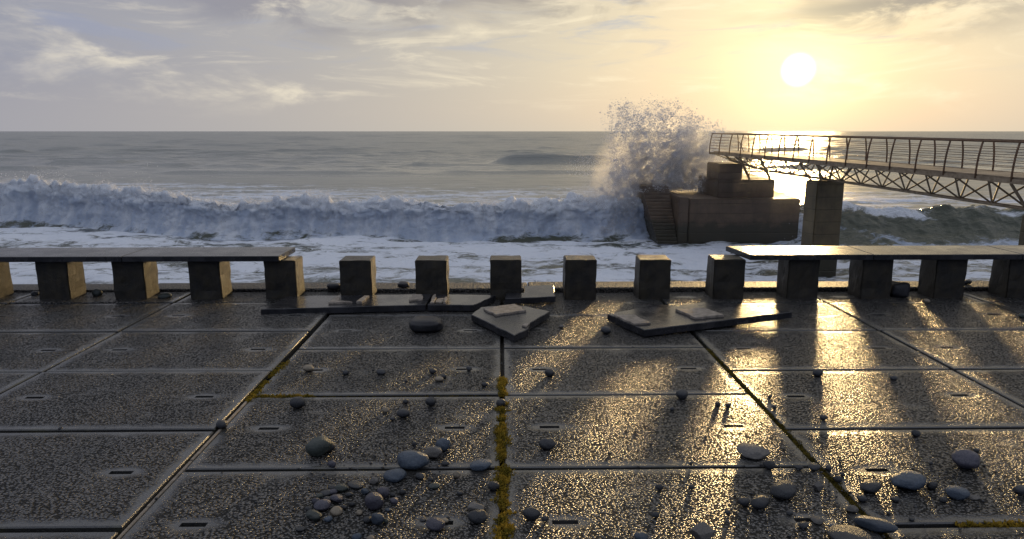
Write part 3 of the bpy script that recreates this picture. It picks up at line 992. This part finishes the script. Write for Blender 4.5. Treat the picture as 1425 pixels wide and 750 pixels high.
fallen('broken triangular seat slab with a pale square mortar pad on top', [(-0.268, 5.878), (0.099, 5.271), (0.214, 5.444), (0.241, 5.616), (0.425, 5.953), (0.13, 6.20), (-0.193, 6.115)], 0.018,
       [([(-0.165, 6.03), (0.118, 6.15), (0.215, 5.93), (-0.055, 5.80)], 0.020), ([(0.165, 5.50), (0.20, 5.46), (0.225, 5.55), (0.20, 5.58)], 0.014)], (0.02, -0.01), seed=5)
fallen('large wedge shaped broken seat slab with two ragged mortar patches', [(0.931, 5.896), (1.154, 5.386), (2.559, 5.872), (2.40, 6.00), (2.237, 6.152), (1.954, 6.301), (1.593, 6.136), (1.455, 6.217)], 0.022,
       [([(0.97, 5.816), (1.092, 5.514), (1.238, 5.541), (1.16, 5.78)], 0.018), ([(1.548, 5.958), (1.643, 5.663), (1.914, 5.737), (1.807, 5.979)], 0.022)], (0.0, -0.012), seed=6)
sliver = link('slab_sliver', bm_mesh('slab_sliver', prism_bm([(-0.085, 0.13), (0.025, -0.13), (0.085, -0.11), (-0.015, 0.15)], 0, 0.022, 0.003, 0.006, random.Random(9)), M_SEAT), None, (2.39, 6.24, 0.004))
tag(sliver, 'thin dark sliver of slab lying behind the large wedge shaped slab', 'fragment')

# ------------------------------------------------------------------ footbridge on the right
BR_A, BR_B = Vector((17.75, 21.0)), Vector((14.75, 46.4))      # centre line, near end to sea end
BR_DIR = (BR_B - BR_A).normalized()
BR_N = Vector((BR_DIR.y, -BR_DIR.x))                            # to the right, seen from the land
BR_L = (BR_B - BR_A).length
HALF = 0.95


def br(s, n, z):
    """point at distance s along the bridge, n to the right of its centre line"""
    p = BR_A + BR_DIR * s + BR_N * n
    return Vector((p.x, p.y, z))


def deck_z(s):
    return 0.18 + 0.20 * s / BR_L


def depth(s):
    return 0.90 - 0.22 * max(s, 0) / BR_L - 0.34 * float(sstep(s, BR_L - 5.5, BR_L - 1.0))


bridge = empty('footbridge', (BR_A.x, BR_A.y, 0))
tag(bridge, 'steel truss footbridge with curved railings leading out to the concrete platform', 'bridge')
inv = Vector((-BR_A.x, -BR_A.y, 0))


def bpart(name, bm, mat, smooth=False, parent=None):
    bm.transform(Matrix.Translation(inv))
    return link(name, bm_mesh(name, bm, mat, smooth), parent or bridge)


S0 = -8.0
for i in range(int((BR_L - S0) / 0.6)):        # deck boards
    s = S0 + i * 0.6
    bm = bmesh.new()
    z = deck_z(s)
    c = [br(s, -HALF, z), br(s, HALF, z), br(s + 0.585, HALF, z), br(s + 0.585, -HALF, z)]
    lo = [bm.verts.new(v - Vector((0, 0, 0.06))) for v in c]
    hi = [bm.verts.new(v) for v in c]
    for k in range(4):
        bm.faces.new((lo[k], lo[(k + 1) % 4], hi[(k + 1) % 4], hi[k]))
    bm.faces.new(hi); bm.faces.new(lo[::-1])
    bmesh.ops.recalc_face_normals(bm, faces=list(bm.faces))
    bpart('deck_board', bm, M_DECK)
for n in (-HALF, HALF):
    bpart('top_chord', bar_bm(br(S0, n, deck_z(S0) - 0.14), br(BR_L, n, deck_z(BR_L) - 0.14), 0.10, 0.15), M_STEEL)
bpart('bottom_chord', tube_bm([br(s, 0, deck_z(s) - 0.2 - depth(s)) for s in np.linspace(S0, BR_L - 0.9, 14)], 0.065, 10), M_STEEL, True)
BAY = 1.5
s = S0 + 0.75
k = 0
while s < BR_L - 0.7:
    b0 = br(s, 0, deck_z(s) - 0.2 - depth(s))
    for n in (-HALF, HALF):
        for ds in (-0.75, 0.75):
            if s + ds <= BR_L:
                bpart('brace', tube_bm([b0, br(s + ds, n, deck_z(s + ds) - 0.16)], 0.036, 6), M_STEEL)
    bpart('cross_beam', bar_bm(br(s - 0.75, -HALF, deck_z(s) - 0.15), br(s - 0.75, HALF, deck_z(s) - 0.15), 0.06, 0.09), M_STEEL)
    s += BAY
    k += 1
# railings: curved posts, wires and a handrail on either side
RH = 1.12


def rail_pt(s, n, h):
    sg = 1 if n > 0 else -1
    return br(s, n + sg * (0.05 - 0.13 * max(h / RH, 0) ** 2.2), deck_z(s) + h)


for n in (-HALF, HALF):
    s = BR_L - 0.05
    i = 0
    while s > S0:
        bm = tube_bm([rail_pt(s, n, h) for h in (-0.15, 0.1, 0.35, 0.6, 0.85, RH)], 0.033, 6)
        bpart('railing_post', bm, M_RAIL, True)
        s -= 1.5
        i += 1
    for h in (0.16, 0.34, 0.52, 0.70, 0.88):
        bpart('railing_wire', tube_bm([rail_pt(S0, n, h), rail_pt(BR_L, n, h)], 0.011, 5), M_RAIL, True)
    bpart('handrail', tube_bm([rail_pt(S0, n, RH), rail_pt(BR_L, n, RH)], 0.034, 8), M_RAIL, True)
for h in (0.16, 0.34, 0.52, 0.70, 0.88, RH):
    bpart('end_rail', tube_bm([rail_pt(BR_L - 0.05, -HALF, h), rail_pt(BR_L - 0.05, HALF, h)], 0.030 if h == RH else 0.011, 6), M_RAIL, True)


def solid_bm(poly, z0, z1, taper=0.0, bevel=0.05):
    cx = sum(p[0] for p in poly) / len(poly); cy = sum(p[1] for p in poly) / len(poly)
    bm = bmesh.new()
    lo = [bm.verts.new((x, y, z0)) for x, y in poly]
    hi = [bm.verts.new((cx + (x - cx) * (1 - taper), cy + (y - cy) * (1 - taper), z1)) for x, y in poly]
    n = len(poly)
    for i in range(n):
        bm.faces.new((lo[i], lo[(i + 1) % n], hi[(i + 1) % n], hi[i]))
    bm.faces.new(hi); bm.faces.new(lo[::-1])
    bmesh.ops.recalc_face_normals(bm, faces=list(bm.faces))
    if bevel:
        bmesh.ops.bevel(bm, geom=list(bm.edges), offset=bevel, segments=2, affect='EDGES')
    return bm


for s in (0.7, 13.6):
    hw, hd = 0.72, 0.55
    poly = [(br(s + a, b, 0).x, br(s + a, b, 0).y) for a, b in ((-hd, -hw), (-hd, hw), (hd, hw), (hd, -hw))]
    zt = deck_z(s) - 0.2 - depth(s) - 0.07
    bpart('column', solid_bm(poly, -9.0, zt, 0.0), M_COLUMN)
    # fan of struts from the column head to the deck edges
    for n in (-0.5, 0.5):
        for ds in (-0.55, 0.55):
            bpart('head_strut', bar_bm(br(s + ds * 0.8, n, zt - 0.02), br(s + ds * 1.6, n * 1.9, deck_z(s) - 0.2), 0.09), M_STEEL)

# ------------------------------------------------------------------ concrete landing platform at the end of the bridge
plat = empty('landing_platform', (15.0, 43.0, SEA_Z))
tag(plat, 'stepped brown concrete landing platform standing in the surf under the bridge end', 'platform')


def ppart(name, bm, mat=None, parent=None):
    bm.transform(Matrix.Translation(Vector((-15.0, -43.0, -SEA_Z))))
    return link(name, bm_mesh(name, bm, mat or M_PLAT), parent or plat)


ppart('lower_block', solid_bm([(11.75, 43.0), (18.7, 43.0), (19.6, 50.0), (11.75, 50.0)], -9.0, -2.5, 0.0, 0.06))
ppart('corner_pilaster', solid_bm([(11.15, 43.25), (11.72, 43.05), (11.72, 50.0), (11.15, 50.0)], -9.0, -2.42, 0.0, 0.05))
ppart('upper_block', solid_bm([(13.75, 43.9), (17.35, 43.9), (17.7, 48.5), (13.75, 48.5)], -2.52, -1.35, 0.0, 0.05))
ppart('bridge_seat', solid_bm([(13.75, 43.95), (15.25, 43.95), (15.6, 46.6), (13.75, 46.6)], -1.38, -0.36, 0.0, 0.05))
# flight of rough steps down to the water on the exposed side
N_ST = 17
for i in range(N_ST):
    z1 = -5.35 + (i + 1) * 0.205
    x0 = 9.85 - 0.035 * i
    y0 = 43.10 + i * 0.17
    b = box_bm(x0, 11.13 - 0.004 * i, y0, 49.6, z1 - 0.215, z1 - 0.012, 0.02)
    ppart('step', b, M_PLAT)
stair = empty('access_stair', (16.0, 44.6, -1.35))
tag(stair, 'short open steel stair from the platform up to the footbridge deck', 'stair')


def spart(name, bm, mat):
    bm.transform(Matrix.Translation(Vector((-16.0, -44.6, 1.35))))
    return link(name, bm_mesh(name, bm, mat), stair)


# treads rise away from the camera to the underside of the deck
for i in range(7):
    z = -1.25 + i * 0.195
    y = 43.95 + i * 0.22
    w = 0.62
    cxm = 16.35 - 0.03 * i
    spart('tread', box_bm(cxm - w, cxm + w, y, y + 0.24, z - 0.05, z), M_STEEL)
for sx in (-0.66, 0.66):
    spart('stringer', bar_bm((16.37 + sx, 43.9, -1.33), (16.17 + sx, 45.55, 0.10), 0.05, 0.20), M_STEEL)
    spart('stair_handrail', tube_bm([(16.37 + sx * 1.05, 43.95, -0.45), (16.17 + sx * 1.05, 45.5, 0.95)], 0.03, 6), M_RAIL)
    spart('stair_post', tube_bm([(16.37 + sx * 1.05, 43.97, -1.35), (16.37 + sx * 1.05, 43.97, -0.45)], 0.03, 6), M_RAIL)

# ------------------------------------------------------------------ pebbles and stones washed over the wall
def pebble_mesh(name, seed, mat, kind):
    bm = bmesh.new()
    bmesh.ops.create_icosphere(bm, subdivisions=4 if kind != 'small' else 3, radius=0.5)
    off = Vector((seed * 3.1, seed * 1.7, seed * 5.3))
    rn = random.Random(seed)
    planes = []
    if kind == 'loaf':
        pass
    elif kind in ('angular', 'flat'):
        for _ in range(9):
            v = Vector((rn.gauss(0, 1), rn.gauss(0, 1), rn.gauss(0, 1))).normalized()
            planes.append((v, rn.uniform(0.27, 0.40)))
    else:
        for _ in range(3):
            v = Vector((rn.gauss(0, 1), rn.gauss(0, 1), rn.gauss(0, 1))).normalized()
            planes.append((v, rn.uniform(0.38, 0.46)))
    for v in bm.verts:
        p = v.co.copy()
        r = 1 + 0.20 * mnoise.noise(p * 1.6 + off) + 0.06 * mnoise.noise(p * 4.5 + off)
        if kind == 'loaf':
            q = [abs(c) ** 0.62 * (1 if c > 0 else -1) for c in (p * 2)]
            p = Vector(q) * 0.5
        p = p * r
        for nn, dd in planes:
            e = p.dot(nn) - dd
            if e > 0:
                p -= nn * e * (0.92 if kind in ('angular', 'flat') else 0.7)
        p += p.normalized() * 0.012 * mnoise.noise(p * 13 + off)
        v.co = p
    xs = [v.co for v in bm.verts]
    mn = [min(c[i] for c in xs) for i in range(3)]
    mx = [max(c[i] for c in xs) for i in range(3)]
    for v in bm.verts:
        v.co = Vector(((v.co.x - mn[0]) / (mx[0] - mn[0]) - 0.5, (v.co.y - mn[1]) / (mx[1] - mn[1]) - 0.5, (v.co.z - mn[2]) / (mx[2] - mn[2])))
    return bm_mesh(name, bm, mat, kind not in ('angular', 'flat'))


PEBBLES = [
(-1.242,3.985,0.092,0.074,'D'), (-0.436,4.009,0.066,0.056,'D'), (-0.598,4.035,0.035,0.030,'D'), (-0.697,3.906,0.043,0.029,'T'), (-0.579,3.833,0.080,0.053,'D'),
(-0.640,3.787,0.033,0.020,'D'), (-0.008,3.988,0.057,0.048,'D'), (-0.948,3.358,0.134,0.099,'G'), (-0.913,3.386,0.075,0.064,'D'), (-0.854,3.218,0.043,0.036,'P'),
(-0.307,3.396,0.083,0.070,'B'), (-0.469,3.448,0.031,0.026,'D'), (-0.447,3.210,0.170,0.087,'B'), (-0.353,3.315,0.103,0.061,'A'), (-0.518,3.085,0.110,0.052,'B'),
(-0.105,3.193,0.114,0.043,'B'), (-0.220,3.098,0.038,0.033,'T'), (-0.609,3.051,0.048,0.033,'A'), (-0.319,3.003,0.057,0.024,'G'), (-0.343,3.067,0.024,0.021,'D'),
(-0.041,2.978,0.054,0.046,'D'), (-0.551,2.930,0.059,0.050,'P'), (-0.575,2.824,0.089,0.076,'P'), (-0.534,2.701,0.061,0.052,'B'), (-0.507,2.924,0.026,0.022,'D'),
(-0.507,2.803,0.029,0.013,'B'), (-0.501,2.710,0.025,0.021,'G'), (-0.797,3.008,0.051,0.016,'D'), (-0.754,2.981,0.070,0.034,'G'), (-0.694,3.017,0.081,0.024,'D'),
(-0.816,2.946,0.060,0.022,'D'), (-0.754,2.883,0.059,0.036,'P'), (-0.798,2.823,0.076,0.047,'P'), (-0.839,2.860,0.042,0.036,'P'), (-0.818,2.743,0.074,0.041,'G'),
(-0.730,2.780,0.054,0.036,'T'), (-0.705,2.823,0.026,0.019,'D'), (-0.850,2.658,0.045,0.014,'D'), (-0.599,2.585,0.041,0.028,'B'), (-0.542,2.577,0.035,0.021,'T'),
(-0.284,2.662,0.084,0.048,'P'), (-0.248,2.704,0.034,0.019,'T'), (-0.342,2.721,0.031,0.010,'D'), (-0.106,2.708,0.086,0.058,'D'), (-0.116,2.813,0.076,0.032,'A'),
(0.127,2.735,0.077,0.053,'D'), (0.182,2.709,0.034,0.028,'D'), (0.240,3.407,0.091,0.062,'D'), (0.556,3.330,0.022,0.019,'D'), (1.131,4.093,0.076,0.063,'D'),
(1.020,3.898,0.030,0.026,'D'), (1.316,3.972,0.035,0.030,'D'), (1.371,3.949,0.035,0.030,'D'), (1.307,3.315,0.175,0.053,'F'), (0.952,3.214,0.022,0.018,'D'),
(1.329,3.169,0.060,0.046,'D'), (0.737,2.968,0.040,0.034,'D'), (0.885,2.975,0.027,0.023,'D'), (0.663,2.735,0.034,0.029,'D'), (0.821,2.568,0.099,0.070,'A'),
(0.570,2.564,0.061,0.037,'B'), (1.086,2.830,0.054,0.037,'D'), (1.151,2.809,0.086,0.053,'D'), (1.471,3.163,0.050,0.025,'D'), (1.548,3.158,0.060,0.032,'D'),
(1.612,3.141,0.035,0.030,'D'), (1.296,2.905,0.124,0.067,'D'), (1.478,2.954,0.050,0.042,'A'), (1.867,3.753,0.041,0.035,'D'), (1.646,3.921,0.030,0.026,'D'),
(1.685,4.091,0.027,0.023,'D'), (2.279,3.527,0.047,0.039,'D'), (2.316,3.170,0.130,0.097,'P'), (2.475,3.322,0.033,0.028,'D'), (2.159,3.196,0.021,0.018,'D'),
(1.657,3.086,0.024,0.021,'D'), (1.720,2.948,0.099,0.049,'D'), (1.914,2.969,0.172,0.079,'B'), (2.017,2.958,0.047,0.040,'D'), (2.083,2.879,0.100,0.056,'B'),
(2.158,2.868,0.052,0.016,'F'), (2.399,2.910,0.056,0.042,'D'), (1.546,2.771,0.060,0.030,'A'), (1.578,2.627,0.171,0.051,'B'), (1.419,2.542,0.178,0.053,'D'),
(1.358,2.689,0.061,0.018,'F'), (1.277,2.646,0.042,0.025,'D'), (1.690,2.738,0.019,0.016,'D'), (1.766,2.693,0.025,0.014,'D'), (-1.360,4.643,0.076,0.043,'T'),
(-1.080,4.556,0.045,0.038,'D'), (-0.836,4.575,0.070,0.037,'D'), (-0.483,4.577,0.050,0.040,'D'), (-0.425,4.427,0.063,0.031,'T'), (-0.400,4.475,0.044,0.034,'D'),
(-0.231,4.629,0.040,0.034,'D'), (-0.117,4.321,0.038,0.032,'D'), (-0.644,4.404,0.024,0.020,'D'), (-0.636,5.648,0.287,0.112,'K'), (0.513,5.705,0.061,0.029,'F'),
(0.862,5.518,0.089,0.065,'D'), (0.322,4.515,0.069,0.054,'D'), (2.164,4.487,0.068,0.054,'D'), (2.645,4.403,0.048,0.033,'D'), (4.146,6.503,0.062,0.048,'T'),
(4.041,6.816,0.195,0.159,'K'), (4.671,5.941,0.057,0.049,'G'), (-4.734,6.911,0.088,0.051,'D'), (-4.092,6.876,0.102,0.087,'G'), (-3.362,6.783,0.130,0.062,'G'),
(-1.739,7.045,0.149,0.063,'K'), (-1.033,7.123,0.121,0.058,'K'), (-1.588,3.693,0.061,0.052,'D'), (-2.468,3.655,0.024,0.020,'D'), (4.981,7.160,0.099,0.052,'D'),
(-5.282,7.307,0.077,0.046,'D'), (-0.795,2.889,0.039,0.024,'D'), (-0.787,2.954,0.047,0.023,'P'), (-0.706,2.930,0.033,0.022,'D'), (-0.838,2.919,0.033,0.022,'G'),
(-0.858,2.809,0.032,0.021,'D'), (-0.751,2.724,0.037,0.023,'B'), (-0.675,2.847,0.029,0.022,'D'), (-0.637,2.950,0.040,0.029,'B'), (-0.579,2.711,0.040,0.030,'D'),
(-0.491,2.866,0.039,0.029,'P'), (-0.463,2.945,0.033,0.027,'D'), (-0.398,3.097,0.049,0.029,'D'), (-0.286,3.225,0.043,0.027,'D'), (-0.197,2.940,0.030,0.018,'D'),
(-0.629,2.776,0.028,0.022,'T'), (1.609,3.037,0.041,0.030,'D'), (1.630,2.855,0.045,0.031,'D'), (1.783,2.850,0.039,0.024,'D'), (2.001,2.847,0.039,0.024,'D'),
(1.399,2.630,0.048,0.027,'B'), (1.258,2.748,0.031,0.021,'D'), (0.986,2.751,0.028,0.022,'D')
]
SPECIAL = {}          # index -> label, filled below
NAMES = {'D': 'charcoal', 'B': 'blue grey', 'P': 'purple grey', 'G': 'green grey', 'T': 'tan', 'K': 'black', 'A': 'grey', 'F': 'grey'}
proto = {}
rp = random.Random(33)
for i, (x, y, w, h, tone) in enumerate(PEBBLES):
    kind = {'A': 'angular', 'F': 'flat', 'K': 'loaf'}.get(tone, 'round')
    key = (tone, i % 4)
    if key not in proto:
        proto[key] = pebble_mesh('pebble', len(proto) * 7 + 3, TONES[tone], kind)
    dep = w * rp.uniform(0.72, 0.95)
    rz = rp.uniform(-0.35, 0.35)
    sx, sy = w, dep
    if w > 0.15 and tone == 'B' and 1.2 < x < 1.6 and y < 2.75:      # the long stone lying askew at the mossy joint
        rz, sy = -0.75, w * 0.45
    zb = 0.045 if y > 7.03 else (0.012 if x < -1.59 else 0.002)
    zb -= 0.06 * h
    rs_ = (rp.uniform(-0.12, 0.12), rp.uniform(-0.12, 0.12), rz) if tone not in 'KF' else (0, 0, rz * 0.3)
    if w >= 0.085 or tone == 'K':
        name = 'stone'
    else:
        name = 'pebble'
    o = link(name, proto[key], None, (x, y, zb), rs_, (sx, sy, h))
    # where it lies
    heap = -1.05 < x < -0.60 and 2.55 < y < 3.35
    if y > 6.3:
        where, grp = 'lying at the foot of the bench posts', 'stones at the foot of the posts'
    elif heap:
        where, grp = 'in the heap beside the moss joint', 'heap of pebbles beside the moss'
    elif x > 1.62:
        where, grp = 'beyond the olive mossy joint', 'pebbles beyond the olive joint'
    elif x > 0.03:
        where, grp = 'between the two mossy joints', 'pebbles between the two mossy joints'
    elif x > -0.03:
        where, grp = 'caught in the ochre moss of the joint', 'pebbles in the moss joint'
    elif x > -1.57:
        where, grp = 'beside the ochre moss joint', 'pebbles beside the ochre moss joint'
    else:
        where, grp = 'by the narrow gold lit joint', 'pebbles by the gold lit joint'
    size = 'large' if w >= 0.13 else ('medium' if w >= 0.075 else ('small' if w >= 0.04 else 'tiny'))
    shape = {'A': 'angular', 'F': 'flat'}.get(tone, 'rounded')
    col_c = math.floor(x / SLAB_W)
    y_ref = 6.115 if col_c in (-1, 0) else 6.555
    fy = ((y_ref - y) / SLAB_D) % 1.0
    lx = abs(x - (col_c + 0.5) * SLAB_W)
    near_slot = abs(lx - 0.525) < 0.17 and abs(fy - 0.5) < 0.12
    near_joint = min(fy, 1 - fy) * SLAB_D < 0.07
    touch = any(j != i and q[2] > w * 1.05 and math.hypot(q[0] - x, q[1] - y) < (q[2] + w) * 0.58 for j, q in enumerate(PEBBLES))
    extra = ' touching a bigger stone' if touch else (' near a slot' if near_slot else (' at a cross joint' if near_joint else ''))
    lab = f'{size} {shape} {NAMES[tone]} {name} {where}{extra}'
    grp = grp + extra
    tag(o, lab, name, f'{size} {shape} {NAMES[tone]} {grp}')

# grit and chips washed over the slabs
rg = random.Random(77)
GV, GF = [], []
spots = [(-0.85, 2.95, 0.30, 130), (-0.62, 3.25, 0.25, 70), (1.35, 2.8, 0.45, 130), (1.9, 3.0, 0.4, 90), (0.4, 3.2, 0.8, 70), (-0.6, 4.3, 0.5, 60), (2.3, 6.1, 0.5, 60), (-0.4, 6.0, 0.9, 80), (0.3, 5.6, 0.5, 50)]
for gx, gy, gs, gn in spots:
    for _ in range(gn):
        x, y = rg.gauss(gx, gs), rg.gauss(gy, gs * 0.8)
        if not 1.8 < y < 6.6:
            continue
        r_ = rg.uniform(0.0035, 0.010)
        k0 = len(GV)
        q = Matrix.Rotation(rg.uniform(0, 6.28), 3, 'Z') @ Matrix.Rotation(rg.uniform(-0.5, 0.5), 3, 'X')
        zb = 0.020 if x < -1.59 else 0.002
        for vx, vy, vz in OCT:
            GV.append(tuple(q @ Vector((vx * r_ * rg.uniform(0.7, 1.4), vy * r_ * rg.uniform(0.7, 1.3), vz * r_ * 0.6)) + Vector((x, y, zb + r_ * 0.4))))
        GF += [tuple(int(c) + k0 for c in f) for f in OCTF]
tag(link('grit', np_mesh('grit', GV, GF, TONES['D'])), 'dark grit and stone chips strewn over the wet slabs', 'grit', kind='stuff')

# ------------------------------------------------------------------ moss in the joints
def moss(name, label, pts, rads, mat, per=55, lf=(0.010, 0.022), hz=0.02):
    V, F = [], []
    r = random.Random(len(pts) * 3 + per)
    for (x, y, z), rad in zip(pts, rads):
        for _ in range(int(per * max(0.4, rad / 0.03))):
            a = r.uniform(0, 2 * math.pi)
            q = rad * math.sqrt(r.random())
            px, py = x + q * math.cos(a), y + q * math.sin(a)
            pz = z + hz * (1 - (q / rad) ** 2) * r.uniform(0.2, 1.0)
            L = r.uniform(*lf)
            d = Vector((r.gauss(0, 0.8), r.gauss(0, 0.8), r.uniform(0.2, 1.2))).normalized()
            sdv = d.cross(Vector((r.gauss(0, 1), r.gauss(0, 1), r.gauss(0, 1)))).normalized() * L * 0.22
            b = Vector((px, py, pz))
            k = len(V)
            V += [b, b + d * L * 0.5 + sdv, b + d * L, b + d * L * 0.5 - sdv]
            F.append((k, k + 1, k + 2, k + 3))
    me = np_mesh(name, [tuple(v) for v in V], F, mat)
    return tag(link(name, me), label, 'moss', kind='stuff')


rm = random.Random(4)


def line_pts(p, q, step, spread, r0, r1, gaps=()):
    pts, rads = [], []
    n = max(2, int(math.hypot(q[0] - p[0], q[1] - p[1]) / step))
    for i in range(n):
        t = (i + rm.random()) / n
        x, y = p[0] + (q[0] - p[0]) * t, p[1] + (q[1] - p[1]) * t
        if any(a < t < b for a, b in gaps):
            continue
        nz = mnoise.noise(Vector((x * 5, y * 5, 1.7)))
        pts.append((x + rm.gauss(0, spread), y + rm.gauss(0, spread), -0.014))
        rads.append(max(0.010, (rm.uniform(r0, r1)) * (1 + 0.9 * nz)))
    return pts, rads


P1, R1 = line_pts((0, 1.9), (0, 4.05), 0.007, 0.012, 0.010, 0.032, ((0.895, 0.94), (0.845, 0.872), (0.79, 0.80), (0.70, 0.71), (0.60, 0.645), (0.46, 0.47), (0.405, 0.435), (0.29, 0.315)))
P2, R2 = line_pts((0, 4.17), (0, 4.47), 0.006, 0.009, 0.022, 0.036)
moss('moss', 'ochre yellow moss filling the straight joint between the central slabs', P1 + P2, R1 + R2, M_MOSS, 60, (0.010, 0.026), 0.026)
P1, R1 = line_pts((-1.59, 4.10), (-1.59, 4.42), 0.008, 0.016, 0.02, 0.042)
P2, R2 = line_pts((-1.58, 4.17), (-1.22, 4.175), 0.008, 0.006, 0.014, 0.024)
P3, R3 = line_pts((-1.59, 4.55), (-1.56, 4.82), 0.012, 0.012, 0.014, 0.034)
moss('moss', 'clump of yellow moss at a slab corner on the narrow gold lit joint', P1 + P2 + P3, R1 + R2 + R3, M_MOSS, 50)
P1, R1 = line_pts((1.59, 1.9), (1.59, 5.1), 0.010, 0.012, 0.016, 0.038)
moss('moss', 'dark olive moss along the joint running towards the large wedge shaped slab', P1, R1, M_MOSS2, 45, (0.008, 0.018), 0.014)
P1, R1 = line_pts((1.95, 2.66), (2.9, 2.66), 0.009, 0.008, 0.014, 0.030)
moss('moss', 'rusty yellow moss in the cross joint beside the large blue grey stones', P1, R1, M_MOSS, 50)
P1, R1 = line_pts((-1.2, 4.172), (-0.06, 4.172), 0.03, 0.005, 0.010, 0.016)
moss('moss', 'thin olive moss in the cross joint leading to the yellow clump', P1, R1, M_MOSS2, 40, (0.006, 0.014), 0.010)
